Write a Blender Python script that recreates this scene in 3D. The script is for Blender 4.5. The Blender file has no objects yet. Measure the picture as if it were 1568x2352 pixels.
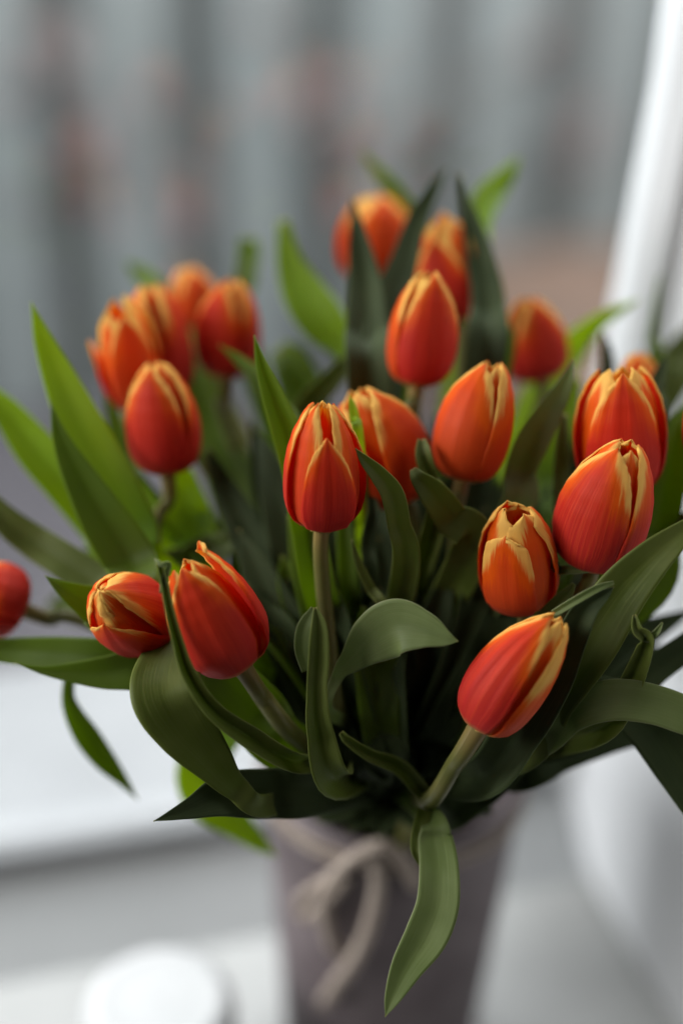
import bpy, bmesh, math, random
from mathutils import Vector, Matrix
random.seed(7)
S = bpy.context.scene
COL = S.collection
R = math.radians

# ------------------------------------------------------------------ camera
PITCH, ROLL, FPX = R(30), R(1.66), 3267.0
CAM = Vector((0, 0, .78))
Fw = Vector((0, math.cos(PITCH), -math.sin(PITCH)))
R0 = Vector((1, 0, 0)); U0 = Vector((0, math.sin(PITCH), math.cos(PITCH)))
Rt = R0*math.cos(ROLL) + U0*math.sin(ROLL)
Up = -R0*math.sin(ROLL) + U0*math.cos(ROLL)
cd = bpy.data.cameras.new('camera'); cam = bpy.data.objects.new('camera', cd); COL.objects.link(cam)
cam.matrix_world = Matrix(((Rt.x, Up.x, -Fw.x, CAM.x), (Rt.y, Up.y, -Fw.y, CAM.y), (Rt.z, Up.z, -Fw.z, CAM.z), (0, 0, 0, 1)))
cd.sensor_fit = 'VERTICAL'; cd.sensor_height = 36; cd.sensor_width = 24
cd.lens = 36*FPX/2352
cd.clip_start = .02; cd.clip_end = 200
cd.dof.use_dof = True; cd.dof.focus_distance = .610; cd.dof.aperture_fstop = 1.3
S.camera = cam

# ------------------------------------------------------------------ light
w = bpy.data.worlds.new('World'); S.world = w; w.use_nodes = True
w.node_tree.nodes['Background'].inputs[0].default_value = (.80, .86, 1, 1)
w.node_tree.nodes['Background'].inputs[1].default_value = .018
S.view_settings.view_transform = 'Standard'; S.view_settings.look = 'None'
S.view_settings.exposure = 0; S.view_settings.gamma = 1
S.cycles.use_denoising = True
S.cycles.max_bounces = 8; S.cycles.transparent_max_bounces = 16
S.cycles.sample_clamp_indirect = 6

def lamp(name, loc, target, sx, sy, power, color):
    ld = bpy.data.lights.new(name, 'AREA'); ld.shape = 'RECTANGLE'; ld.size = sx; ld.size_y = sy
    ld.energy = power; ld.color = color
    o = bpy.data.objects.new(name, ld); COL.objects.link(o); o.location = loc
    o.rotation_euler = (Vector(target)-Vector(loc)).to_track_quat('-Z', 'Y').to_euler()
    return o
lamp('sky_light_left', (-1.95, .50, 1.20), (0, .68, .32), 1.1, 1.1, 66, (.97, .985, 1))      # window light from the left, above
lamp('sky_light_yard', (.1, 2.6, 2.7), (.1, 3.6, -.4), 4.2, 1.3, 340, (.95, .98, 1))           # overcast sky over the yard
lamp('room_fill', (-1.6, -.45, 1.6), (0, .7, .30), .7, .7, 10, (1, .97, .93))             # added front-left fill from the room side, no source seen

# ------------------------------------------------------------------ helpers
def ray(u, v): return Fw + (u-784)/FPX*Rt - (v-1176)/FPX*Up
def P(u, v, d): return CAM + d*ray(u, v)

def tag(o, label=None, cat=None, group=None, kind=None):
    if label: o['label'] = label
    if cat: o['category'] = cat
    if group: o['group'] = group
    if kind: o['kind'] = kind
    return o
def empty(name, loc=(0, 0, 0)):
    o = bpy.data.objects.new(name, None); o.empty_display_size = .02; o.location = loc; COL.objects.link(o); return o
def link(name, me, mat, parent=None, smooth=True):
    o = bpy.data.objects.new(name, me); COL.objects.link(o)
    if mat: me.materials.append(mat)
    if smooth:
        for p in me.polygons: p.use_smooth = True
    if parent:
        o.parent = parent; o.matrix_parent_inverse = Matrix.Translation(-parent.location) if parent.type == 'EMPTY' else Matrix()
    return o
def grid(name, rows, mat, parent=None, thick=.0006, uv=True, level=0):
    n, m = len(rows), len(rows[0])
    vs = [tuple(p) for r in rows for p in r]
    fs = [(i*m+j, i*m+j+1, (i+1)*m+j+1, (i+1)*m+j) for i in range(n-1) for j in range(m-1)]
    me = bpy.data.meshes.new(name); me.from_pydata(vs, [], fs)
    l = me.uv_layers.new(name='UVMap')
    for p in me.polygons:
        for li, vi in zip(p.loop_indices, p.vertices):
            i, j = divmod(vi, m); l.data[li].uv = (j/(m-1), i/(n-1))
    o = link(name, me, mat, parent)
    if level:
        s = o.modifiers.new('sub', 'SUBSURF'); s.levels = s.render_levels = level
    if thick:
        s = o.modifiers.new('solid', 'SOLIDIFY'); s.thickness = thick; s.offset = 0
    return o
def cr(pts, t):
    """Catmull-Rom through tuples, t in 0..1"""
    n = len(pts)-1; x = min(max(t, 0), 1)*n; i = min(int(x), n-1); f = x-i
    g = lambda k: pts[min(max(k, 0), n)]
    a, b, c, d = g(i-1), g(i), g(i+1), g(i+2)
    if i == 0: a = tuple(2*bb-cc for bb, cc in zip(b, c))
    if i == n-1: d = tuple(2*cc-bb for bb, cc in zip(b, c))
    return tuple(.5*(2*q+(r-p)*f+(2*p-5*q+4*r-s)*f*f+(3*q-p-3*r+s)*f**3) for p, q, r, s in zip(a, b, c, d))
def tube_rows(pts, rad, seg=12, n=40, twist=0, lob=0, smooth=0):
    rows = []; prev = None
    line = [Vector(cr(pts, i/n)) for i in range(n+1)]
    for _ in range(smooth):
        line = [line[0]]+[(line[i-1]+line[i]*2+line[i+1])/4 for i in range(1, n)]+[line[-1]]
    for i in range(n+1):
        t = i/n; p = line[i]; q = line[min(i+1, n)]; o_ = line[max(i-1, 0)]
        T = (q-o_).normalized()
        if prev is None: prev = T.orthogonal().normalized()
        N = (prev - T*prev.dot(T)).normalized(); prev = N; B = T.cross(N)
        r = rad(t) if callable(rad) else rad
        row = []
        for k in range(seg+1):
            a = 2*math.pi*(k % seg)/seg
            rr = r*(1+lob*math.cos(3*(a+twist*t)))
            row.append(p + N*math.cos(a)*rr + B*math.sin(a)*rr)
        rows.append(row)
    return rows
def box(bm, c, ax, ay, az, hx, hy, hz):
    c = Vector(c); vs = []
    for sx in (-1, 1):
        for sy in (-1, 1):
            for sz in (-1, 1): vs.append(bm.verts.new(c+ax*hx*sx+ay*hy*sy+az*hz*sz))
    for f in ((0, 1, 3, 2), (4, 6, 7, 5), (0, 4, 5, 1), (2, 3, 7, 6), (0, 2, 6, 4), (1, 5, 7, 3)): bm.faces.new([vs[i] for i in f])
def mesh_box(name, c, ax, ay, az, hx, hy, hz, mat, parent=None, bevel=.002):
    bm = bmesh.new(); box(bm, c, ax, ay, az, hx, hy, hz); bmesh.ops.recalc_face_normals(bm, faces=bm.faces)
    if bevel: bmesh.ops.bevel(bm, geom=bm.edges[:], offset=bevel, segments=2, affect='EDGES')
    me = bpy.data.meshes.new(name); bm.to_mesh(me); bm.free()
    return link(name, me, mat, parent, smooth=False)

# ------------------------------------------------------------------ materials
class NT:
    def __init__(s, name):
        s.m = bpy.data.materials.new(name); s.m.use_nodes = True; s.t = s.m.node_tree; s.t.nodes.clear()
        s.out = s.t.nodes.new('ShaderNodeOutputMaterial')
    def n(s, typ, ins=None, **kw):
        x = s.t.nodes.new(typ)
        for k, v in kw.items(): setattr(x, k, v)
        for k, v in (ins or {}).items():
            if isinstance(v, bpy.types.NodeSocket): s.t.links.new(v, x.inputs[k])
            else: x.inputs[k].default_value = v
        return x
    def math(s, op, a, b=0, c=0, clamp=False):
        x = s.n('ShaderNodeMath', {0: a, 1: b, 2: c}, operation=op, use_clamp=clamp); return x.outputs[0]
    def smooth(s, x, a, b, lo=0, hi=1):
        return s.n('ShaderNodeMapRange', {'Value': x, 'From Min': a, 'From Max': b, 'To Min': lo, 'To Max': hi}, interpolation_type='SMOOTHSTEP').outputs[0]
    def mix(s, f, a, b):
        x = s.n('ShaderNodeMix', data_type='RGBA')
        for k, v in ((0, f), (6, a), (7, b)):
            if isinstance(v, bpy.types.NodeSocket): s.t.links.new(v, x.inputs[k])
            else: x.inputs[k].default_value = v if k == 0 else (*v, 1)
        return x.outputs[2]
    def end(s, sh): s.t.links.new(sh, s.out.inputs[0]); return s.m
def plant_shader(N, col, trans, tfac, rough, bump=None, sheen=0., spec=.4):
    ins = {'Base Color': col, 'Roughness': rough, 'Specular IOR Level': spec}
    if sheen: ins['Sheen Weight'] = sheen; ins['Sheen Roughness'] = .35
    if bump is not None: ins['Normal'] = bump
    p = N.n('ShaderNodeBsdfPrincipled', ins)
    t = N.n('ShaderNodeBsdfTranslucent', {'Color': trans})
    return N.end(N.n('ShaderNodeMixShader', {0: tfac, 1: p.outputs[0], 2: t.outputs[0]}).outputs[0])

def petal_mat(name, yel, orange, pink=1.0):
    N = NT(name)
    uv = N.n('ShaderNodeUVMap').outputs[0]
    sp = N.n('ShaderNodeSeparateXYZ', {0: uv})
    u, v = sp.outputs[0], sp.outputs[1]
    e = N.math('ABSOLUTE', N.math('MULTIPLY_ADD', u, 2, -1))
    rnd = N.n('ShaderNodeObjectInfo').outputs['Random']
    off = N.math('MULTIPLY', rnd, 37)
    co = N.n('ShaderNodeCombineXYZ', {0: N.math('MULTIPLY_ADD', u, 34, off), 1: N.math('MULTIPLY', v, 2.2), 2: off}).outputs[0]
    fine = N.n('ShaderNodeTexNoise', {'Vector': co, 'Scale': 1, 'Detail': 4}).outputs[0]
    co2 = N.n('ShaderNodeCombineXYZ', {0: N.math('MULTIPLY_ADD', u, 90, off), 1: N.math('MULTIPLY', v, 1.6), 2: off}).outputs[0]
    vein = N.n('ShaderNodeTexNoise', {'Vector': co2, 'Scale': 1, 'Detail': 3}).outputs[0]
    # yellow margin that widens towards the tip, feathered by the streaks
    a = N.math('MULTIPLY', N.math('POWER', e, 1.15), N.smooth(v, .15, .78))
    b = N.math('MULTIPLY', N.smooth(v, .70, 1.02), .50)
    m = N.math('ADD', N.math('ADD', a, b), N.math('MULTIPLY_ADD', fine, .60, -.30))
    m = N.math('ADD', m, N.math('MULTIPLY_ADD', rnd, .24, -.12))
    m = N.math('ADD', m, yel)
    ymask = N.smooth(m, .50, .80)
    omask = N.math('ADD', N.smooth(N.math('ADD', m, N.math('MULTIPLY', v, .18)), .18, .72, 0, 1), orange, clamp=True)
    c = N.mix(N.smooth(v, .0, .75), (.42*pink+.06, .014, .026), (.62, .028, .007))
    c = N.mix(N.math('MULTIPLY_ADD', vein, 1.8, -.65, clamp=True), c, (.78, .085, .030))
    c = N.mix(omask, c, (.82, .13, .004))
    c = N.mix(ymask, c, (.95, .62, .14))
    c = N.mix(N.smooth(v, .07, .0), c, (.55, .42, .12))
    tr = N.mix(N.math('MULTIPLY_ADD', ymask, -.45, .6), c, (1.0, .15, .003))
    bp = N.n('ShaderNodeBump', {'Height': N.math('ADD', vein, N.math('MULTIPLY', fine, .6)), 'Strength': .40, 'Distance': .0006}).outputs[0]
    return plant_shader(N, c, tr, .44, .52, bp, sheen=.04, spec=.18)
PM = {}
for nm, y, o_, pk in (('red', -.05, .04, 1), ('orange', -.01, .52, .7), ('deep', -.22, .06, 1.0), ('gold', .24, .30, .9)):
    PM[nm] = (petal_mat('petal_outer_'+nm, y-.03, o_, pk), petal_mat('petal_inner_'+nm, y+.12, min(o_+.32, .75), pk))

def leaf_mat(name, base, pale, trans, tfac, rough=.52):
    N = NT(name)
    uv = N.n('ShaderNodeUVMap').outputs[0]
    sp = N.n('ShaderNodeSeparateXYZ', {0: uv}); u, v = sp.outputs[0], sp.outputs[1]
    rnd = N.n('ShaderNodeObjectInfo').outputs['Random']
    off = N.math('MULTIPLY', rnd, 51)
    co = N.n('ShaderNodeCombineXYZ', {0: N.math('MULTIPLY_ADD', u, 74, off), 1: N.math('MULTIPLY', v, 3.5), 2: off}).outputs[0]
    vein = N.n('ShaderNodeTexNoise', {'Vector': co, 'Scale': 1, 'Detail': 3}).outputs[0]
    gc = N.n('ShaderNodeNewGeometry').outputs['Position']
    blot = N.n('ShaderNodeTexNoise', {'Vector': gc, 'Scale': 34, 'Detail': 4}).outputs[0]
    c = N.mix(N.smooth(blot, .30, .72), base, pale)
    c = N.mix(N.math('MULTIPLY', N.smooth(vein, .42, .66), .42), c, tuple(x*1.6 for x in pale))
    e = N.math('ABSOLUTE', N.math('MULTIPLY_ADD', u, 2, -1))
    c = N.mix(N.math('MULTIPLY', N.smooth(e, .94, 1.0), .6), c, tuple(min(.3, x*2.2) for x in pale))
    c = N.mix(N.math('MULTIPLY', N.smooth(v, .965, 1.0), .7), c, (.30, .26, .08))
    ti = N.mix(N.math('MULTIPLY', N.smooth(vein, .35, .7), .5), trans, tuple(x*.62 for x in trans))
    bp = N.n('ShaderNodeBump', {'Height': vein, 'Strength': .22, 'Distance': .0005}).outputs[0]
    return plant_shader(N, c, ti, tfac, rough, bp, sheen=.03, spec=.20)
LM = {
 'green': leaf_mat('leaf_green', (.050, .078, .006), (.080, .114, .014), (.46, .62, .02), .44),
 'bright': leaf_mat('leaf_bright', (.085, .15, .015), (.12, .20, .03), (.74, .92, .04), .56),
 'pale': leaf_mat('leaf_pale', (.105, .138, .040), (.165, .20, .075), (.34, .50, .07), .30),
 'grey': leaf_mat('leaf_grey', (.060, .080, .010), (.106, .122, .030), (.32, .42, .02), .30),
 'dark': leaf_mat('leaf_shaded', (.026, .040, .012), (.045, .062, .022), (.12, .17, .01), .20, .7),  # shade inside the bunch put into the leaf colour
}
def stem_mat():
    N = NT('stem_green')
    g = N.n('ShaderNodeTexCoord').outputs['Object']
    nz = N.n('ShaderNodeTexNoise', {'Vector': g, 'Scale': 60, 'Detail': 3}).outputs[0]
    v = N.n('ShaderNodeSeparateXYZ', {0: N.n('ShaderNodeUVMap').outputs[0]}).outputs[1]
    c = N.mix(N.smooth(nz, .3, .7), (.10, .105, .022), (.145, .135, .036))
    c = N.mix(N.smooth(v, .0, .25), (.24, .17, .055), c)
    return plant_shader(N, c, (.4, .45, .06, 1), .12, .45)
STEM = stem_mat()
def simple(name, c1, c2, scale, rough, spec=.5, bump=.1, dist=.001, vec='Object', coat=0, stretch=None):
    N = NT(name)
    co = N.n('ShaderNodeTexCoord').outputs[vec]
    if stretch: co = N.n('ShaderNodeMapping', {'Vector': co, 'Scale': stretch}).outputs[0]
    nz = N.n('ShaderNodeTexNoise', {'Vector': co, 'Scale': scale, 'Detail': 5}).outputs[0]
    c = N.mix(N.smooth(nz, .3, .7), c1, c2)
    bp = N.n('ShaderNodeBump', {'Height': nz, 'Strength': bump, 'Distance': dist}).outputs[0]
    return N.end(N.n('ShaderNodeBsdfPrincipled', {'Base Color': c, 'Roughness': rough, 'Specular IOR Level': spec, 'Normal': bp, 'Coat Weight': coat}).outputs[0])
WHITE = simple('white_painted_frame', (.62, .63, .63), (.68, .69, .69), 6, .6, spec=.25)
SILLM = simple('grey_sill', (.28, .28, .27), (.34, .34, .33), 5, .42)
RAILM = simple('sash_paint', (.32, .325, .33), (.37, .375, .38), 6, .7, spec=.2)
STOPM = simple('dull_white_stop', (.42, .43, .43), (.48, .49, .49), 6, .6, spec=.25)  # even grey-white, a step darker than the frame paint
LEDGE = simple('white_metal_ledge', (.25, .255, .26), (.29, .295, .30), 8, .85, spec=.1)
WALLM = simple('white_wall', (.78, .79, .80), (.82, .83, .84), 12, .8)
VASEM = simple('mauve_pot', (.110, .086, .090), (.19, .155, .160), 22, .62, spec=.35, bump=.3)
TWINE = simple('jute_twine', (.28, .22, .18), (.44, .37, .31), 260, .85, bump=.8, dist=.0008)
BOARD = simple('weathered_board', (.19, .215, .215), (.25, .275, .27), 3.2, .75, stretch=(6, 6, .7), bump=.3, dist=.003)
BOARD2 = simple('shaded_board', (.07, .073, .07), (.10, .105, .10), 3.2, .8, stretch=(6, 6, .7), bump=.3, dist=.003)  # shadow of the fence gaps put into the recessed boards' colour
PAVE = simple('wet_paving', (.062, .057, .064), (.09, .082, .092), 2.5, .5)
SOIL = simple('brown_soil', (.09, .06, .042), (.16, .10, .072), 3, .9, bump=.6, dist=.02)
PLANK = simple('brown_plank', (.10, .065, .045), (.16, .10, .07), 4, .8, stretch=(1, 6, 6))
REFLECT_PINK = simple('reflection_pink', (.22, .155, .15), (.30, .23, .22), 9, .7)  # pink of the tulips' reflections, painted as leaf colour
REFLECT_STEM = simple('reflection_stem', (.12, .09, .07), (.2, .15, .12), 20, .9)  # for stems added between the painted reflections
WAX = simple('white_glaze', (.52, .53, .53), (.57, .57, .57), 10, .5, spec=.3)
def glass_mat():
    N = NT('window_glass')
    f = N.n('ShaderNodeFresnel', {'IOR': 1.5}).outputs[0]
    t = N.n('ShaderNodeBsdfTransparent', {0: (.97, .98, .98, 1)}); g = N.n('ShaderNodeBsdfGlossy', {'Color': (1, 1, 1, 1), 'Roughness': .01})
    return N.end(N.n('ShaderNodeMixShader', {0: f, 1: t.outputs[0], 2: g.outputs[0]}).outputs[0])
GLASS = glass_mat()

# ------------------------------------------------------------------ the window, the sill, the yard
YAW = R(15.5)
A = Vector((math.cos(YAW), math.sin(YAW), 0)); Nn = Vector((-math.sin(YAW), math.cos(YAW), 0)); Z = Vector((0, 0, 1))
O = Vector((-.238, .737, 0))
def W(a, n, z): return O + A*a + Nn*n + Z*z
# indoor sill
tag(mesh_box('window_sill', W(.35, -.36, -.02), A, Nn, Z, 1.1, .36, .02, SILLM, bevel=.003), kind='structure')
win = empty('tilted_window', W(0, 0, 0)); tag(win, 'white framed window tilted inwards behind the tulip bouquet', 'window')
TA = R(6)
ZT = (Z*math.cos(TA) - Nn*math.sin(TA)); NT_ = (Nn*math.cos(TA) + Z*math.sin(TA))
def WT(a, n, z): return O + A*a + NT_*n + ZT*z
SX = .424     # where the glass meets the right stile
mesh_box('bottom_rail', WT(-.05, .030, .027), A, NT_, ZT, .470, .028, .025, RAILM, win, .004)
mesh_box('right_stile', WT(SX+.006, .030, .55), A, NT_, ZT, .0055, .0275, .497, WHITE, win, .002)
mesh_box('glazing_bead', WT(-.05, .018, .0575), A, NT_, ZT, .47, .010, .005, LEDGE, win, .002)
pane = mesh_box('pane', WT(SX-.499, .030, .55), A, NT_, ZT, .50, .0001, .50, GLASS, win, 0)
pane.data.clear_geometry(); bm = bmesh.new()
vs = [bm.verts.new(WT(SX-1.0, .034, .05)), bm.verts.new(WT(SX+.002, .034, .05)), bm.verts.new(WT(SX+.002, .034, 1.04)), bm.verts.new(WT(SX-1.0, .034, 1.04))]
bm.faces.new(vs); bm.to_mesh(pane.data); bm.free(); pane.data.materials.clear(); pane.data.materials.append(GLASS)
# fixed outer frame
wedge = bpy.data.meshes.new('sloping_stop')
prf = [(-.032, -.001), (.022, .046), (.022, -.001)]
vs_ = [tuple(W(a, n-.022, z)) for a in (-.7, SX+.010) for n, z in prf]
wedge.from_pydata(vs_, [], [(0, 3, 4, 1), (1, 4, 5, 2), (0, 2, 5, 3), (0, 1, 2), (3, 5, 4)])
fr = empty('window_frame', W(0, .09, 0)); tag(fr, 'fixed white outer frame around the tilted window', 'frame')
link('sloping_stop', wedge, STOPM, fr, smooth=False)
mesh_box('bottom_frame', W(.3, .105, .012), A, Nn, Z, 1.1, .040, .022, LEDGE, fr, .004)
mesh_box('side_frame', W(SX+.150, .105, .60), A, Nn, Z, .05, .040, .564, WHITE, fr, .004)
# reveal at right of the window
tag(mesh_box('reveal_wall', W(SX+.095, -.27, .6), A, Nn, Z, .083, .29, .60, WALLM, bevel=.004), kind='structure')
# outside ledge: two shallow steps
lg = empty('outer_ledge', W(.3, .25, 0)); tag(lg, 'white stepped metal ledge outside below the window pane', 'ledge')
mesh_box('ledge_plate', W(.3, .205, -.008), A, Nn, Z, 1.2, .058, .012, LEDGE, lg, .003)
mesh_box('ledge_plate', W(.3, .300, -.022), A, Nn, Z, 1.2, .035, .012, LEDGE, lg, .003)
tag(mesh_box('house_wall', W(.3, .10, -.36), A, Nn, Z, 1.2, .15, .315, WALLM, bevel=0), kind='structure')

# ground
GZ = -1.02
me = bpy.data.meshes.new('ground'); me.from_pydata([(-40, -30, GZ), (40, -30, GZ), (40, 60, GZ), (-40, 60, GZ)], [], [(0, 1, 2, 3)])
tag(link('ground', me, PAVE, smooth=False), kind='structure')
FY = R(17); FA = Vector((math.cos(FY), math.sin(FY), 0)); FN = Vector((-math.sin(FY), math.cos(FY), 0))
FO = Vector((.58, 4.06, -.64))
def FP(a, n, z): return FO + FA*a + FN*n + Z*z
random.seed(3)
rows = [[FP(-.45+(2.6)*j/16, -1.05+1.0*i/10, .02+.05*random.random()*(0 < i < 10)) for j in range(17)] for i in range(11)]
bed = empty('raised_bed', FP(.8, -.5, -.38)); tag(bed, 'low brown raised bed against the fence at right', 'raised bed')
grid('soil', rows, SOIL, bed, thick=0)
mesh_box('front_plank', FP(.85, -1.07, -.17), FA, FN, Z, 1.34, .018, .205, PLANK, bed, .004)
mesh_box('side_plank', FP(-.47, -.53, -.17), FA, FN, Z, .018, .52, .205, PLANK, bed, .004)
# fence
fence = empty('board_fence', FP(-.8, 0, 0)); tag(fence, 'tall grey board fence with dark gaps across the yard', 'fence')
bm_me = None
SP = .345
def share(name, me, mat, loc, rot, parent):
    o = bpy.data.objects.new(name, me); COL.objects.link(o)
    o.parent = parent; o.matrix_parent_inverse = Matrix.Translation(-parent.location)
    o.matrix_basis = Matrix.Translation(loc) @ Matrix.Rotation(rot, 4, 'Z'); return o
def box_me(name, hx, hy, hz, mat, bev=.004):
    bm = bmesh.new(); box(bm, (0, 0, 0), Vector((1, 0, 0)), Vector((0, 1, 0)), Z, hx, hy, hz); bmesh.ops.recalc_face_normals(bm, faces=bm.faces)
    me = bpy.data.meshes.new(name); bm.to_mesh(me); bm.free(); me.materials.append(mat); return me
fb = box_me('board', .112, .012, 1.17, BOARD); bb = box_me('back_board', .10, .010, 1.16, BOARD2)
F0 = -.865
for k in range(-5, 8):
    dz = random.uniform(-.012, .012)
    share('board', fb, BOARD, FP(F0+SP*k, random.uniform(-.004, .004), 0.81+dz), FY+random.uniform(-.012, .012), fence)
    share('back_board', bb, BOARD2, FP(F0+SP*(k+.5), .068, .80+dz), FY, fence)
for z in (.35, 1.65):
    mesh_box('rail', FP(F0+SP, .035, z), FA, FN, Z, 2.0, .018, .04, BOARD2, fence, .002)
# tulip reflections in the pane, imitated by pink leaf shapes on the fence
cp = empty('reflection_blotches', FP(-1, -.03, .1)); tag(cp, 'sparse rust pink leaf shapes on the grey fence imitating tulip reflections', 'painted reflection')
def on_fence(u, v):
    r = ray(u, v); t = (FP(0, -.03, 0)-CAM).dot(FN)/r.dot(FN); return CAM+r*t
def reflection_blob(c, s, rot):
    rows = []
    for i in range(7):
        t = i/6; wd = math.sin(math.pi*min(1, t*.92+.06))**.7
        rows.append([c + (FA*math.cos(rot)+Z*math.sin(rot))*((j/4-.5)*s*wd*.8) + (-FA*math.sin(rot)+Z*math.cos(rot))*((t-.5)*s*1.2) - FN*(.02*s*math.cos(6*t)*1.0+.3*s*abs(j/4-.5)*.5) for j in range(5)])
    return rows
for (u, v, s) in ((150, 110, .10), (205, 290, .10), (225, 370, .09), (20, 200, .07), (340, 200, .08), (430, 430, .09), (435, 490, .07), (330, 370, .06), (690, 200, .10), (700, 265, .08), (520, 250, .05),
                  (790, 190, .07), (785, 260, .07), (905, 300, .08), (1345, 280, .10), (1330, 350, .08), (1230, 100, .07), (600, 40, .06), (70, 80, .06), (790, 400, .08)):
    c = on_fence(u, v); grid('leaf', reflection_blob(c, s, random.uniform(-.6, .6)), REFLECT_PINK, cp, thick=.002)
for pts in (((0, 480), (230, 380), (150, 110), (60, -80)), ((460, 560), (430, 440), (340, 200), (250, -60)), ((760, 520), (790, 260), (690, 200), (620, -60)), ((800, 420), (905, 300), (1230, 100), (1300, -60)), ((1300, 560), (1340, 320), (1380, -60))):
    grid('stem', tube_rows([tuple(on_fence(*p)) for p in pts], .004, 6, 30), REFLECT_STEM, cp, thick=0)

# ------------------------------------------------------------------ vase
VC = P(905, 1735, .85); VX, VY, VZ = VC.x, VC.y, VC.z
RT, RB = .0785, .064
prof = [(RB-.004, .0), (RB, .003), (RB+(RT-RB)*.5, VZ*.5), (RT-.001, VZ-.012), (RT+.0015, VZ-.006), (RT+.001, VZ), (RT-.003, VZ+.0005), (RT-.005, VZ-.006), (RB-.003, .012), (.001, .010)]
rows = []
for i in range(len(prof)):
    r, z = prof[i]; rows.append([(VX+r*math.cos(2*math.pi*k/64), VY+r*math.sin(2*math.pi*k/64), z) for k in range(65)])
rows.insert(0, [(VX+.001*math.cos(2*math.pi*k/64), VY+.001*math.sin(2*math.pi*k/64), 0) for k in range(65)])
vase = grid('vase', rows, VASEM, thick=0); tag(vase, 'tapered mauve grey vase holding the tulips', 'vase')
def on_vase(u, v, lift=.003):
    r = ray(u, v)
    # march until the ray reaches the pot's side
    t = .5
    while t < 1.05:
        p = CAM+r*t; rr = RB+(RT-RB)*max(0, min(1, p.z/VZ))+lift
        if (p.x-VX)**2+(p.y-VY)**2 < rr*rr: break
        t += .0005
    return CAM+r*t
bow = empty('twine_bow', on_vase(880, 2000)); tag(bow, 'beige twine tied in a loose bow round the vase', 'twine')
def strand(pts, rad=.0032, lifts=None):
    P3 = [tuple(on_vase(u, v, (lifts[i] if lifts else .004))) for i, (u, v) in enumerate(pts)]
    return grid('strand', tube_rows(P3, rad, 12, 60, twist=50, lob=.16), TWINE, bow, thick=0)
strand([(955, 2035), (915, 1965), (865, 1945), (790, 1990), (745, 2065), (760, 2160), (790, 2190)], .0040, [.006, .007, .009, .010, .010, .008, .006])
strand([(860, 1965), (868, 2030), (850, 2120), (815, 2200), (775, 2255), (748, 2300)], .0042, [.008, .009, .010, .010, .008, .006])
strand([(800, 1990), (735, 2030), (690, 2070), (705, 2105), (750, 2070), (800, 2010)], .0034, [.008, .008, .008, .008, .010, .010])
zt = on_vase(870, 1990).z
for dz in (-.004, .003):
    ring = [(VX+(RB+(RT-RB)*(zt+dz)/VZ+.0015)*math.cos(2*math.pi*k/40), VY+(RB+(RT-RB)*(zt+dz)/VZ+.0015)*math.sin(2*math.pi*k/40), zt+dz) for k in range(41)]
    grid('strand', tube_rows(ring, .002, 8, 120, twist=120, lob=.15), TWINE, bow, thick=0)

# ------------------------------------------------------------------ white candle jar at lower left
cc = P(367, 2300, .80)
t = (CAM.z-.10)/(CAM.z-cc.z); cc = CAM+(cc-CAM)*t
prof = [(.001, .0), (.036, .0), (.040, .004), (.0425, .030), (.0425, .050), (.0415, .056), (.038, .0605), (.033, .0625), (.031, .0622), (.027, .0612), (.018, .0608), (.001, .0606)]
prof = [(r_*.98, z_ if z_ < .02 else z_+.04) for r_, z_ in prof]
rows = [[(cc.x+r*1.1*math.cos(2*math.pi*k/48), cc.y+r*1.1*math.sin(2*math.pi*k/48), z) for k in range(49)] for r, z in prof]
candle = empty('candle_jar', (cc.x, cc.y, 0)); tag(candle, 'round white candle jar on the sill at lower left', 'candle')
grid('jar', rows[:9], WAX, candle, thick=0); grid('wax', rows[8:], WAX, candle, thick=0)

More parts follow.
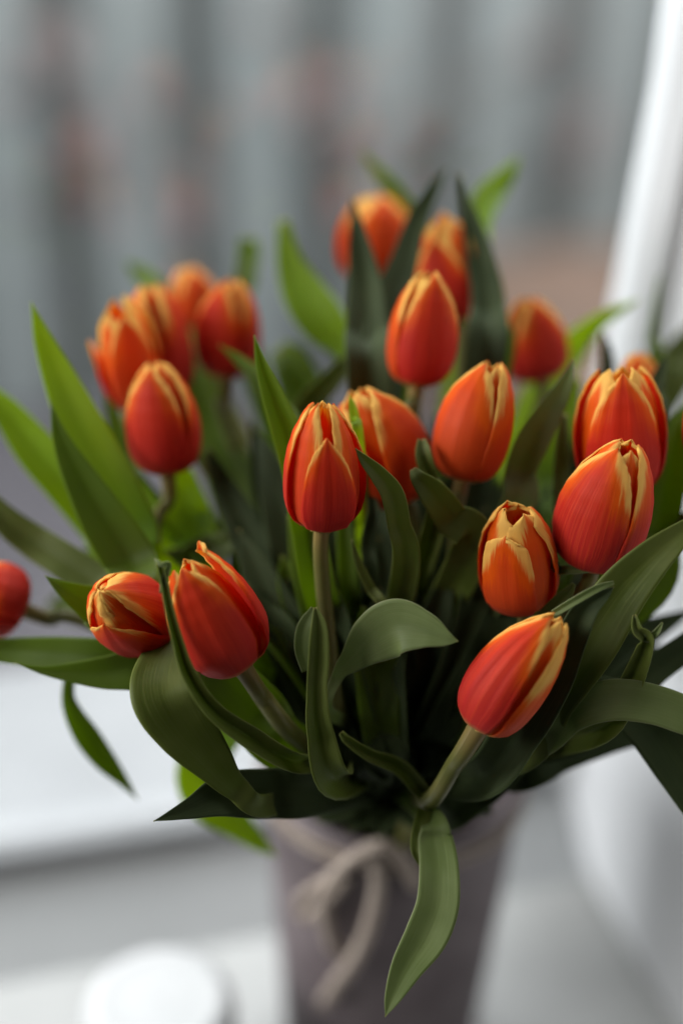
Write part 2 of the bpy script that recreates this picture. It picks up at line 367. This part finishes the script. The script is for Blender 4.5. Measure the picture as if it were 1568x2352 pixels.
# ------------------------------------------------------------------ tulips
MOUTH = P(905, 1790, .825)
def interp(tab, x):
    for i in range(len(tab)-1):
        if x <= tab[i+1][0]:
            a, b = tab[i], tab[i+1]; f = (x-a[0])/(b[0]-a[0]); f = f*f*(3-2*f)*.35+f*.65
            return a[1]+(b[1]-a[1])*f
    return tab[-1][1]
RTAB = [(0, .10), (.03, .48), (.08, .76), (.16, .93), (.26, .99), (.34, 1), (.46, .975), (.60, .90), (.74, .76), (.88, .52), (.95, .34), (1, .15)]
WTAB = [(0, .26), (.05, .56), (.12, .82), (.22, .97), (.32, 1), (.46, .95), (.60, .86), (.74, .71), (.86, .52), (.94, .33), (.98, .18), (1, .03)]
THINGS = {}
def tulip(key, base, tip, width, label, mat='red', rot=0, wm=1.02, open_=0.0, tipr=None, gap=0, stem=(), rad=.0034, over={}, mouth=None, sq=1.0, seed=0, blunt=0, wb=.42, base_r=0, dip=.028, taper=0):
    rg = random.Random(hash(key) % 1000 if False else seed*17+len(key)+int(base[0]))
    B, T = P(*base), P(*tip)
    ax = T-B; L = ax.length; az = ax.normalized()
    toc = (CAM-(B+T)/2); fx = (toc-az*toc.dot(az)).normalized(); fy = az.cross(fx)
    Rm = width/2*(base[2]+tip[2])/2/FPX
    root = empty('tulip', B); tag(root, label, 'tulip', 'tulips in the vase')
    THINGS[key] = root
    bend = (fx*rg.uniform(-.05, .05)+fy*rg.uniform(-.07, .07))*L
    for k in (1, 3, 5, 0, 2, 4):
        outer = k % 2 == 0
        a0 = R(rot)+k*math.pi/3+rg.uniform(-.06, .06)
        ov = over.get(k, {})
        op = open_*(1.0 if outer else .6)+ov.get('open', 0); Lk = L*ov.get('len', rg.uniform(.965, 1.0) if outer else rg.uniform(.955, 1.01))
        rk = (1.0 if outer else .90)*ov.get('r', 1); wk = wm*(1.0 if outer else .98)*ov.get('w', 1)
        ph = rg.uniform(0, 6.28); tw = rg.uniform(-.10, .10)+ov.get('tw', 0)
        rows = []
        ns, nt = 30, 16
        for i in range(ns+1):
            s = i/ns; s2 = s**.85
            hh = min(1, s2*Lk/L); f = interp(RTAB, hh); f = max(f, base_r*min(1, s2/.03)) if s2 < .3 else f; f *= 1-taper*max(0, hh-.25)
            r = Rm*(rk*f + op*s2**1.8*.9 + gap*s2 + (.06*min(1, s2*2) if outer else 0))
            if tipr is not None: r += Rm*tipr*max(0, hh-.5)/.5
            wv = Rm*wk*interp(WTAB, s2)*1.08
            wv = max(wv, Rm*wk*wb*1.08) if s2 < .3 else wv
            if blunt: wv = Rm*wk*1.08*max(interp(WTAB, s2), (1-max(0, (s2-.90)/.10)**3)*(.60+.4*interp(WTAB, s2)) if s2 > .5 else 0)
            Rc = max(r, Rm*.50)*(1+.25*op)
            row = []
            for j in range(nt+1):
                t = 2*j/nt-1
                a = t*wv/Rc
                # pointed/rounded tip: shorten towards the edges near the tip
                zz = Lk*(s2) - L*dip*math.sin(math.pi*min(1, s2/.14))*(1-.4*abs(t)) - L*.05*abs(t)**2.2*(s2**4)
                x = r-Rc*(1-math.cos(a)); y = Rc*math.sin(a)
                rib = -.030*Rm*math.exp(-(t/.10)**2)*math.sin(math.pi*min(1, s2*1.02))
                lift = (.055 if outer else .02)*Rm*abs(t)**3
                wav = .010*Rm*math.sin(7*s2+ph+2.5*t)*abs(t)+.012*Rm*math.sin(13*t+ph)*s2+.05*Rm*math.sin(3.3*s2+ph*1.7)*t*s2
                x += rib+lift+wav+ov.get('cr', .008)*Rm*math.sin(15*t+ph+1.5*s2)*math.sin(math.pi*min(1, s2*1.05))
                aa = a0+tw*s2
                d = fx*(x*math.cos(aa)-y*math.sin(aa)) + fy*(x*math.sin(aa)+y*math.cos(aa))
                row.append(B+az*zz+d+bend*(s2*s2))
            rows.append(row)
        o = grid('petal', rows, PM[ov.get('mat', mat)][0 if outer else 1], root, thick=.0007)
    # pistil
    grid('pistil', tube_rows([tuple(B+az*L*.03), tuple(B+az*L*.2), tuple(B+az*L*.42)], lambda t: Rm*(.16 if t < .85 else .22), 8, 8), LM['bright'], root, thick=0)
    M = mouth or (MOUTH + Vector((rg.uniform(-.026, .026), rg.uniform(-.02, .026), 0)))
    pts = [tuple(B+az*.0015), tuple(B-az*.016)]
    for q in stem: pts.append(tuple(P(*q)))
    if not stem:
        mid = (B-az*.03)*.45+M*.55+Vector((0, 0, .01)); pts.append(tuple(mid))
    pts += [tuple(M), tuple(Vector((VX+(M.x-VX)*.4, VY+(M.y-VY)*.4, VZ-.12)))]
    grid('stem', tube_rows(pts, lambda t: rad*(1.0+.30*math.exp(-t*22)+.05*math.sin(9*t+base[0])), 14, 60, smooth=22), STEM, root, thick=0)
    return root

tulip('center', (740, 1206, .624), (757, 926, .600), 178, 'red tulip with yellow tips, sharp in the middle, one narrow petal standing in front', rot=9, wm=.86, wb=.62, stem=((757, 1480, .650), (800, 1700, .668)), over={0: {'len': .80, 'w': .84}, 1: {'len': 1.0}, 5: {'len': 1.0}, 3: {'mat': 'gold'}})
tulip('behind_center', (925, 1150, .672), (825, 895, .655), 190, 'orange tulip half hidden right behind the sharp middle tulip', mat='orange', rot=50, open_=.16, wm=.95)
tulip('mid_right', (1062, 1098, .655), (1120, 828, .638), 168, 'egg shaped red and orange tulip above the dark gap, with one diagonal petal edge', mat='orange', rot=-34, wm=1.12, stem=((1050, 1180, .664),), over={5: {'mat': 'red'}})
tulip('right_open', (1425, 1130, .655), (1418, 838, .640), 190, 'tulip with spread yellow edged petal tips behind the pink tulip at right', mat='red', rot=2, wm=.92, open_=.24, over={1: {'mat': 'gold'}, 5: {'mat': 'gold'}, 3: {'mat': 'gold'}})
tulip('right_pink', (1352, 1297, .632), (1432, 1008, .606), 204, 'big pink red closed tulip at right, resting above the broad grey green leaf', rot=-30, wm=1.06, over={0: {'w': 1.1}})
tulip('blunt', (1192, 1394, .640), (1192, 1160, .615), 172, 'short orange tulip with blunt open yellow top, deep in the dark at right', mat='orange', rot=-16, wm=.84, blunt=1, tipr=.12, over={0: {'len': .85, 'w': .9}, 1: {'len': .98}, 5: {'len': 1.0}, 3: {'len': .98, 'mat': 'gold'}, 4: {'len': 1.02}})
tulip('low_right', (1100, 1668, .610), (1262, 1405, .592), 172, 'red tulip leaning right at lower right, on a bare olive stem', rot=-30, wm=.98, stem=((1040, 1760, .622), (985, 1850, .640)), rad=.0042, mouth=P(945, 1850, .750), over={0: {'cr': .03}, 1: {'mat': 'gold', 'cr': .03}, 2: {'mat': 'gold', 'cr': .035}})
tulip('low_left', (550, 1522, .616), (403, 1296, .597), 184, 'red tulip with petals splayed apart leaning left beside a curled leaf tip', mat='deep', rot=-24, wm=.90, open_=.10, wb=.66, base_r=.66, dip=.05, taper=.30, stem=((610, 1610, .630), (690, 1710, .645)), rad=.0042, over={2: {'r': 1.16, 'open': .40, 'len': 1.06, 'w': 1.15}, 4: {'open': .16, 'len': .9}, 5: {'open': .1}, 1: {'mat': 'orange', 'open': .1}, 0: {'len': .99, 'w': 1.12, 'r': 1.02}})
tulip('left_round', (344, 1446, .645), (246, 1352, .600), 178, 'rounded pink tulip turned towards the viewer at left', rot=-50, wm=1.10, tipr=-.14, over={0: {'len': .80, 'w': 1.05}})
tulip('left_edge', (52, 1400, .678), (-90, 1345, .665), 165, 'blurred pink tulip cut by the left edge on a sideways stem', mat='red', rot=38, stem=((140, 1412, .68), (240, 1445, .68), (420, 1560, .67)))
tulip('left_egg', (385, 1083, .690), (368, 832, .672), 160, 'soft egg shaped tulip in front of the open one at upper left', rot=-24, wm=1.05, stem=((355, 1200, .69), (420, 1400, .69)))
tulip('left_open', (312, 940, .715), (282, 682, .700), 122, 'open orange tulip with curling yellow petal edges, outermost of the upper left cluster', mat='orange', rot=12, wm=.95, open_=.30, over={0: {'len': .86}, 2: {'len': .98, 'mat': 'gold', 'open': .1}, 4: {'len': .64, 'mat': 'red'}, 5: {'len': .90, 'mat': 'gold'}, 1: {'len': 1.02, 'mat': 'gold'}})
tulip('left_back', (392, 905, .735), (340, 655, .722), 132, 'red tulip leaning left between the outermost one and the egg shaped one', mat='red', rot=-52, wm=1.08, open_=.12, over={0: {'len': 1.0}, 5: {'mat': 'gold'}})
tulip('left_tall', (522, 864, .750), (525, 640, .735), 142, 'blurred pink and orange tulip upright at the right end of the left cluster', mat='red', rot=-40, wm=1.02, stem=((530, 1000, .75),))
tulip('left_far', (455, 755, .800), (432, 612, .790), 112, 'small far tulip half hidden at the top of the left cluster', mat='orange', rot=20)
tulip('top', (868, 640, .795), (852, 448, .785), 170, 'round orange tulip at the very top behind two dark leaves', mat='orange', rot=15, open_=.06, over={5: {'mat': 'gold'}})
tulip('top_right', (1050, 738, .745), (1012, 505, .735), 145, 'blurred open red tulip behind and above the tall upright one', mat='orange', rot=-20, wm=.95, open_=.10, over={3: {'len': 1.08, 'mat': 'red'}, 0: {'len': .85, 'mat': 'red'}})
tulip('upper_mid', (955, 884, .682), (990, 622, .668), 150, 'tall upright orange tulip with yellow creased tips, upper middle', mat='orange', rot=24, wm=1.04, stem=((935, 985, .685),), over={0: {'mat': 'red'}, 5: {'mat': 'gold'}})
tulip('far_right', (1232, 872, .760), (1214, 682, .745), 146, 'small dark red tulip alone in the shade, upper right', mat='red', rot=30)
tulip('behind_right', (1470, 960, .715), (1466, 812, .705), 95, 'orange tulip peeking out behind the spread tulip at right', mat='orange', rot=0, open_=.1)
tulip('edge_right', (1622, 1060, .640), (1600, 900, .630), 88, 'red tulip barely showing at the right edge', mat='red', rot=0)

# ------------------------------------------------------------------ leaves
leafc = 0
def leaf(key, pts, mat='green', fold=.35, wave=.05, root=True, label=None, th=.0004, wav_n=3.0):
    """pts from the tip down: (u, v, depth, half width, roll in degrees)"""
    global leafc
    leafc += 1; rg = random.Random(leafc*13+5)
    par = THINGS[key]
    ctl = []
    for q in pts:
        u, v, d, hw = q[:4]; ro = q[4] if len(q) > 4 else 0
        p = P(u, v, d); ctl.append((p.x, p.y, p.z, hw*d/FPX, ro))
    if root:
        M = MOUTH+Vector((rg.uniform(-.03, .03), rg.uniform(-.025, .03), .004))
        last = ctl[-1]; a = .5
        dd = (Vector(last[:3])-M).length
        if dd > .06: ctl.append((last[0]*.45+M.x*.55, last[1]*.45+M.y*.55, last[2]*.45+M.z*.55, max(.0055, last[3]*.75), last[4]))
        ctl.append((M.x, M.y, M.z, .0055, last[4]))
        ctl.append((VX+(M.x-VX)*.5, VY+(M.y-VY)*.5, VZ-.06, .004, last[4]))
    n = max(34, 9*len(ctl)); nt = 12
    rows = []; ph = rg.uniform(0, 6.28)
    for i in range(n+1):
        s = i/n
        s = s*s*.25+s*.75          # a little denser at the tip
        c = cr(ctl, s); p = Vector(c[:3]); q = Vector(cr(ctl, min(1, s+.012))[:3]); o_ = Vector(cr(ctl, max(0, s-.012))[:3])
        T = (q-o_).normalized(); hw = max(c[3], .00025)
        view = (p-CAM).normalized()
        Lt = T.cross(view)
        if Lt.length < .05: Lt = Rt
        Lt = Lt.normalized(); Nv = Lt.cross(T).normalized()
        if Nv.dot(view) > 0: Nv = -Nv
        ro = R(c[4]); Lr = Lt*math.cos(ro)+Nv*math.sin(ro); Nr = -Lt*math.sin(ro)+Nv*math.cos(ro)
        row = []
        for j in range(nt+1):
            t = 2*j/nt-1
            h = fold*(math.sqrt(t*t+.02)-.14)
            wv = wave*math.sin(wav_n*6.28*s+ph+(1.3 if t > 0 else 0))*abs(t)**1.6 + .02*math.sin(17*s+ph)*t
            row.append(p+Lr*hw*t*math.cos(fold*.6)+Nr*hw*(h+wv))
        rows.append(row)
    rows.reverse()
    o = grid('leaf', rows, LM[mat], par, thick=th)
    if label: o['label'] = label
    return o

# top
leaf('top', [(824, 340, .80, 0), (868, 395, .80, 15), (915, 455, .80, 22), (945, 510, .80, 22), (965, 620, .79, 26)], 'green', .5)
leaf('top', [(1030, 385, .74, 0), (1000, 425, .735, 14), (960, 500, .73, 24), (925, 610, .72, 34), (890, 720, .71, 48), (875, 900, .70, 52)], 'dark', .45)
leaf('upper_mid', [(808, 452, .72, 0), (822, 540, .715, 20), (836, 640, .71, 38), (842, 760, .70, 50), (850, 900, .69, 55)], 'dark', .55)
leaf('top', [(648, 508, .775, 12), (664, 600, .77, 30), (697, 675, .765, 50), (742, 740, .76, 54), (795, 800, .755, 34), (840, 900, .74, 30)], 'bright', .2, .03)
leaf('top_right', [(1056, 400, .74, 4), (1072, 480, .735, 17), (1100, 580, .73, 32), (1120, 700, .72, 40), (1110, 860, .71, 50)], 'dark', .6)
leaf('top_right', [(1192, 360, .80, 0), (1160, 405, .80, 20), (1120, 455, .79, 32), (1100, 520, .78, 26), (1085, 640, .77, 30)], 'bright', .35)
leaf('top_right', [(1110, 560, .735, 6), (1135, 640, .73, 16), (1145, 740, .725, 20), (1140, 860, .72, 30)], 'green', .3)
leaf('left_tall', [(572, 548, .81, 22), (572, 590, .81, 25), (566, 640, .80, 25), (560, 760, .79, 30)], 'green', .5)
leaf('left_far', [(288, 600, .81, 0), (325, 630, .81, 20), (370, 675, .80, 24), (420, 760, .79, 26), (470, 900, .77, 30)], 'green', .4)
# left fan
leaf('left_egg', [(72, 694, .665, 0), (100, 780, .668, 22), (142, 880, .67, 40), (192, 990, .67, 54), (246, 1090, .67, 58), (305, 1200, .67, 54), (360, 1320, .67, 50)], 'bright', .28, .03)
leaf('left_round', [(117, 922, .655, 0), (138, 1000, .655, 18), (175, 1080, .655, 36), (232, 1180, .655, 54), (295, 1280, .655, 62), (370, 1400, .65, 50)], 'green', .35)
leaf('left_edge', [(-60, 870, .70, 10), (10, 940, .70, 32), (80, 1030, .70, 48), (150, 1110, .70, 50), (230, 1210, .70, 48), (320, 1340, .69, 44)], 'bright', .3)
leaf('left_edge', [(-70, 1090, .68, 8), (10, 1190, .68, 32), (80, 1245, .68, 40), (150, 1290, .675, 42), (220, 1340, .67, 45), (320, 1440, .66, 45)], 'grey', .3)
leaf('left_round', [(104, 1322, .632, 0), (135, 1345, .632, 14), (175, 1368, .635, 30), (225, 1395, .64, 46), (300, 1450, .65, 50)], 'green', .25)
leaf('left_edge', [(-90, 1490, .66, 20), (20, 1495, .66, 30), (120, 1500, .655, 38), (220, 1510, .65, 45), (320, 1520, .65, 50), (450, 1560, .65, 50)], 'green', .3)
leaf('left_round', [(34, 1523, .637, 0), (100, 1540, .637, 10), (170, 1545, .637, 24), (240, 1545, .637, 38), (320, 1540, .637, 48), (430, 1560, .64, 50)], 'green', .3)
leaf('low_left', [(430, 1440, .64, 40, 40), (392, 1510, .618, 70, 25), (384, 1590, .603, 84, 5), (425, 1670, .603, 72, 0), (485, 1745, .608, 50, 0), (540, 1808, .615, 30, 0), (620, 1850, .63, 26)], 'grey', .15, .02)
leaf('low_left', [(366, 1292, .590, 9), (378, 1340, .590, 11), (390, 1400, .590, 13), (408, 1470, .592, 16), (435, 1550, .595, 21), (490, 1630, .60, 26), (570, 1690, .61, 32), (680, 1750, .63, 28)], 'grey', 1.1, .08, label='long narrow folded leaf with a crumpled brown tip')
leaf('low_left', [(355, 1284, .590, 0), (372, 1297, .588, 6), (388, 1298, .589, 6), (378, 1330, .590, 8), (370, 1362, .590, 4)], 'pale', .8, .3, root=False)
leaf('low_left', [(470, 1500, .64, 20), (520, 1560, .64, 60), (590, 1640, .645, 72), (670, 1720, .65, 60)], 'green', .3)
leaf('low_left', [(353, 1886, .603, 0), (390, 1874, .605, 11), (440, 1856, .610, 26), (520, 1826, .62, 52), (620, 1822, .635, 58), (720, 1815, .65, 60)], 'dark', .25, .05)
leaf('left_round', [(318, 1838, .69, 0), (280, 1790, .69, 14), (240, 1745, .688, 26), (200, 1690, .685, 30), (168, 1635, .68, 22), (157, 1592, .675, 15), (170, 1548, .67, 14), (235, 1515, .67, 18), (330, 1500, .665, 22)], 'green', .5)
leaf('left_far', [(636, 1968, .735, 0), (598, 1938, .735, 18), (548, 1895, .733, 34), (490, 1835, .73, 60), (470, 1770, .725, 66), (500, 1700, .72, 48), (580, 1640, .71, 40)], 'bright', .3)
leaf('left_tall', [(412, 1080, .70, 30), (420, 1140, .705, 50), (430, 1200, .705, 62), (480, 1262, .70, 40), (520, 1245, .70, 22), (555, 1222, .695, 14)], 'bright', .3, .15, root=False)
leaf('left_egg', [(560, 1222, .695, 8), (525, 1245, .695, 26), (480, 1262, .70, 34), (430, 1285, .70, 30), (400, 1340, .70, 40)], 'pale', .4, .12)
leaf('left_open', [(250, 1062, .70, 6), (285, 1110, .70, 30), (330, 1175, .70, 42), (370, 1240, .70, 40)], 'bright', .3)
leaf('left_open', [(246, 880, .73, 6), (262, 960, .73, 18), (290, 1050, .73, 26), (340, 1150, .72, 32)], 'green', .4)
leaf('left_tall', [(400, 770, .77, 10), (440, 850, .765, 34), (480, 960, .76, 50), (520, 1070, .75, 58), (570, 1200, .74, 64), (640, 1380, .72, 64)], 'green', .3)
leaf('left_tall', [(478, 1030, .70, 4), (510, 1110, .70, 26), (560, 1210, .695, 42), (620, 1330, .69, 50), (700, 1480, .69, 52)], 'dark', .5)
leaf('left_open', [(175, 1290, .76, 20), (230, 1290, .76, 38), (310, 1310, .75, 40), (400, 1400, .73, 40)], 'pale', .5)
leaf('left_tall', [(640, 800, .78, 22), (670, 840, .775, 46), (700, 920, .77, 55), (720, 1050, .76, 60), (760, 1250, .74, 60)], 'green', .6)
leaf('left_edge', [(110, 1400, .80, 14), (170, 1390, .80, 40), (250, 1400, .79, 46), (350, 1440, .77, 46), (480, 1540, .75, 40)], 'pale', .3)
# centre
leaf('center', [(584, 770, .632, 0), (600, 835, .634, 15), (625, 905, .636, 28), (655, 985, .638, 38), (685, 1080, .642, 44), (705, 1200, .65, 44), (740, 1380, .66, 44)], 'green', .85, .02, label='tall sharp pointed leaf standing left of the middle tulip')
leaf('left_tall', [(504, 793, .70, 0), (540, 820, .70, 10), (590, 865, .695, 18), (640, 940, .69, 28), (690, 1060, .69, 40)], 'green', .5)
leaf('behind_center', [(815, 806, .72, 4), (795, 835, .72, 18), (755, 880, .718, 26), (705, 940, .715, 32), (690, 1020, .71, 40), (720, 1200, .70, 46)], 'grey', .5)
leaf('center', [(803, 907, .637, 0), (808, 930, .637, 8), (815, 965, .638, 12), (825, 1040, .64, 14)], 'bright', .4)
leaf('center', [(816, 1030, .604, 0), (838, 1058, .604, 13), (870, 1092, .608, 22), (900, 1135, .615, 28), (915, 1200, .622, 28), (930, 1320, .64, 34)], 'grey', .5, .05)
leaf('mid_right', [(968, 1010, .642, 10), (972, 1045, .640, 20), (985, 1100, .642, 22), (1000, 1200, .65, 30)], 'grey', .8, .2)
leaf('mid_right', [(948, 1078, .628, 8), (962, 1100, .626, 20), (995, 1135, .628, 34), (1035, 1190, .635, 40), (1080, 1270, .645, 48)], 'grey', .3)
leaf('blunt', [(1052, 1473, .596, 0), (1022, 1466, .597, 20), (975, 1448, .600, 44), (912, 1440, .605, 66), (858, 1468, .612, 58), (812, 1512, .618, 32), (775, 1555, .625, 14), (760, 1640, .635, 14)], 'pale', .18, .03, label='broad pale grey green leaf bent sideways with a brown tip')
leaf('center', [(720, 1396, .602, 6), (700, 1440, .602, 18), (694, 1490, .604, 18), (706, 1540, .606, 14)], 'pale', .3, .05, root=False)
leaf('center', [(724, 1395, .600, 4), (732, 1440, .600, 20), (732, 1510, .602, 26), (728, 1590, .606, 26), (735, 1680, .612, 34), (770, 1790, .63, 44)], 'grey', .7, .03)
leaf('center', [(680, 1180, .665, 20), (700, 1290, .665, 34), (725, 1400, .665, 36), (760, 1540, .665, 36)], 'green', .3)
leaf('center', [(788, 1150, .665, 16), (795, 1260, .665, 22), (805, 1380, .668, 24), (830, 1550, .668, 26)], 'green', .4)
leaf('behind_center', [(850, 1130, .655, 8), (858, 1180, .655, 16), (845, 1250, .655, 18), (850, 1350, .66, 20)], 'dark', .6, .2)
leaf('behind_center', [(808, 1240, .635, 2), (822, 1290, .636, 9), (850, 1350, .64, 12), (880, 1420, .645, 14)], 'grey', .6, .1)
leaf('low_right', [(783, 1682, .625, 6), (800, 1702, .625, 12), (850, 1735, .63, 17), (920, 1765, .64, 22), (980, 1830, .655, 20)], 'grey', .9, .1, root=False)
# right
leaf('mid_right', [(1317, 822, .652, 0), (1298, 880, .652, 18), (1262, 945, .652, 30), (1225, 1010, .655, 38), (1195, 1080, .66, 36), (1170, 1200, .665, 40)], 'pale', .3, .02)
leaf('far_right', [(1470, 687, .75, 0), (1420, 712, .76, 12), (1360, 750, .775, 24), (1305, 810, .79, 38), (1262, 880, .80, 42), (1215, 980, .80, 44)], 'bright', .5)
leaf('right_open', [(1515, 630, .77, 2), (1505, 690, .77, 7), (1495, 770, .77, 12), (1480, 880, .76, 18)], 'green', .5)
leaf('right_open', [(1700, 640, .80, 4), (1620, 740, .80, 24), (1560, 820, .79, 40), (1510, 920, .78, 46)], 'grey', .3)
leaf('right_open', [(1528, 812, .68, 0), (1518, 850, .68, 13), (1500, 910, .68, 24), (1470, 1020, .68, 34)], 'dark', .5)
leaf('right_open', [(1385, 765, .74, 4), (1392, 810, .74, 14), (1390, 880, .74, 20), (1350, 1000, .73, 30)], 'dark', .5)
leaf('edge_right', [(1558, 965, .655, 0), (1552, 1020, .656, 20), (1535, 1110, .66, 38), (1510, 1220, .665, 44), (1460, 1380, .67, 50)], 'green', .5)
leaf('edge_right', [(1660, 860, .70, 10), (1600, 940, .70, 30), (1540, 1040, .70, 46), (1500, 1160, .70, 50)], 'green', .3)
leaf('right_open', [(1294, 950, .668, 8), (1290, 1050, .668, 18), (1288, 1160, .668, 20), (1285, 1300, .668, 24)], 'pale', .5)
leaf('right_open', [(1325, 870, .73, 10), (1290, 960, .73, 36), (1250, 1080, .73, 48), (1200, 1250, .71, 50)], 'bright', .3)
leaf('right_pink', [(1640, 1165, .600, 4), (1560, 1228, .600, 28), (1490, 1290, .602, 46), (1420, 1370, .606, 60), (1350, 1480, .612, 66), (1270, 1600, .622, 56), (1180, 1730, .64, 50)], 'grey', .3, .02)
leaf('low_right', [(1409, 1347, .600, 0), (1385, 1368, .600, 14), (1345, 1400, .602, 30), (1310, 1470, .606, 38), (1265, 1570, .612, 48), (1190, 1680, .622, 56), (1090, 1790, .64, 50)], 'dark', .5, .02)
leaf('low_right', [(1408, 1338, .600, 4), (1370, 1352, .598, 9), (1320, 1380, .598, 10), (1270, 1410, .600, 9)], 'pale', .5, .02, root=False)
leaf('blunt', [(1317, 1340, .625, 4), (1300, 1365, .625, 15), (1270, 1400, .626, 22), (1220, 1460, .63, 28), (1150, 1560, .64, 34)], 'grey', .6, .02)
leaf('right_pink', [(1427, 1284, .614, 0), (1405, 1297, .615, 6), (1350, 1306, .62, 10), (1290, 1310, .625, 11), (1220, 1320, .635, 14)], 'pale', .6)
leaf('edge_right', [(1700, 1700, .600, 6), (1600, 1655, .602, 40), (1500, 1618, .606, 46), (1400, 1608, .612, 48), (1310, 1640, .62, 42), (1220, 1710, .635, 36)], 'pale', .22, .03, label='broad leaf arching to the right edge')
leaf('edge_right', [(1720, 2040, .63, 6), (1640, 1900, .63, 40), (1560, 1760, .632, 60), (1480, 1660, .635, 56), (1380, 1600, .64, 46), (1280, 1640, .65, 40)], 'dark', .3)
leaf('right_pink', [(1456, 1412, .600, 5), (1462, 1445, .600, 14), (1482, 1470, .602, 20), (1465, 1530, .608, 28), (1430, 1600, .618, 34), (1360, 1680, .632, 40)], 'grey', .9, .1)
leaf('right_pink', [(1520, 1430, .600, 2), (1506, 1452, .600, 8), (1485, 1468, .602, 8), (1468, 1452, .601, 9), (1454, 1416, .600, 4)], 'pale', .8, .1, root=False)
leaf('right_pink', [(1660, 1400, .65, 10), (1580, 1480, .65, 30), (1500, 1540, .65, 36), (1420, 1610, .65, 42), (1300, 1700, .655, 44)], 'dark', .4)
leaf('low_right', [(1470, 1690, .68, 20), (1380, 1700, .68, 38), (1280, 1730, .678, 46), (1180, 1770, .675, 50)], 'dark', .3)
leaf('low_right', [(1240, 1600, .65, 30), (1180, 1700, .655, 60), (1100, 1800, .66, 56), (1020, 1880, .668, 30)], 'dark', .4)
leaf('low_right', [(884, 2336, .602, 0), (902, 2290, .603, 20), (935, 2220, .606, 38), (978, 2150, .610, 50), (1004, 2080, .612, 50), (1008, 2000, .618, 46), (1000, 1930, .63, 40), (985, 1875, .645, 28)], 'pale', .25, .03, label='twisted green leaf hanging down in front of the vase')
leaf('low_right', [(962, 1990, .628, 0), (956, 1950, .628, 14), (965, 1900, .635, 18), (975, 1860, .645, 16)], 'grey', .3, root=False)

# dense leaves in the heart of the bunch
rg = random.Random(11)
keys = list(THINGS)
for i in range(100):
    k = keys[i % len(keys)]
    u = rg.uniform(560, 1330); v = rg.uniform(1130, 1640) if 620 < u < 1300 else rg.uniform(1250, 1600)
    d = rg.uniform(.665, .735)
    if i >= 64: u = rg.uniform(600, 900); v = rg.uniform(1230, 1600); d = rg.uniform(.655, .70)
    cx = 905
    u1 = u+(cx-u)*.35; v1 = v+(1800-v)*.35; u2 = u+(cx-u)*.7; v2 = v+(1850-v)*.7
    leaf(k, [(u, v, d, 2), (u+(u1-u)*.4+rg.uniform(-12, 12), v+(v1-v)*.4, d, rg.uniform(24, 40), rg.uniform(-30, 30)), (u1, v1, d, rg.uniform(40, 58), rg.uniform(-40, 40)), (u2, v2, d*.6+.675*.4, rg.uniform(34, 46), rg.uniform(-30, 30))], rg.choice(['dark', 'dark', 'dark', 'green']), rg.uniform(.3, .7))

# standing leaves that close the bunch behind the flowers
rg = random.Random(29)
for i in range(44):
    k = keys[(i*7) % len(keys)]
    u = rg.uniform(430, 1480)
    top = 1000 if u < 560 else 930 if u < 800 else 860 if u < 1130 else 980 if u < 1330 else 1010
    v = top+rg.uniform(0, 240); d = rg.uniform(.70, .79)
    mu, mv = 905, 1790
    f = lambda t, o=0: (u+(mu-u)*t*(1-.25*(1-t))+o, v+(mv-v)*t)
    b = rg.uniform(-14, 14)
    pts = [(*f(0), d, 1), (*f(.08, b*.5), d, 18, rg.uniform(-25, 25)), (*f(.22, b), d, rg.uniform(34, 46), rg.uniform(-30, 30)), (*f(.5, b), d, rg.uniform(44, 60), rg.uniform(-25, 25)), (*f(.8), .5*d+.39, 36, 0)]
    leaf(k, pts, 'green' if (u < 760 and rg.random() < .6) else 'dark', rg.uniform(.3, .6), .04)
# low right, dark
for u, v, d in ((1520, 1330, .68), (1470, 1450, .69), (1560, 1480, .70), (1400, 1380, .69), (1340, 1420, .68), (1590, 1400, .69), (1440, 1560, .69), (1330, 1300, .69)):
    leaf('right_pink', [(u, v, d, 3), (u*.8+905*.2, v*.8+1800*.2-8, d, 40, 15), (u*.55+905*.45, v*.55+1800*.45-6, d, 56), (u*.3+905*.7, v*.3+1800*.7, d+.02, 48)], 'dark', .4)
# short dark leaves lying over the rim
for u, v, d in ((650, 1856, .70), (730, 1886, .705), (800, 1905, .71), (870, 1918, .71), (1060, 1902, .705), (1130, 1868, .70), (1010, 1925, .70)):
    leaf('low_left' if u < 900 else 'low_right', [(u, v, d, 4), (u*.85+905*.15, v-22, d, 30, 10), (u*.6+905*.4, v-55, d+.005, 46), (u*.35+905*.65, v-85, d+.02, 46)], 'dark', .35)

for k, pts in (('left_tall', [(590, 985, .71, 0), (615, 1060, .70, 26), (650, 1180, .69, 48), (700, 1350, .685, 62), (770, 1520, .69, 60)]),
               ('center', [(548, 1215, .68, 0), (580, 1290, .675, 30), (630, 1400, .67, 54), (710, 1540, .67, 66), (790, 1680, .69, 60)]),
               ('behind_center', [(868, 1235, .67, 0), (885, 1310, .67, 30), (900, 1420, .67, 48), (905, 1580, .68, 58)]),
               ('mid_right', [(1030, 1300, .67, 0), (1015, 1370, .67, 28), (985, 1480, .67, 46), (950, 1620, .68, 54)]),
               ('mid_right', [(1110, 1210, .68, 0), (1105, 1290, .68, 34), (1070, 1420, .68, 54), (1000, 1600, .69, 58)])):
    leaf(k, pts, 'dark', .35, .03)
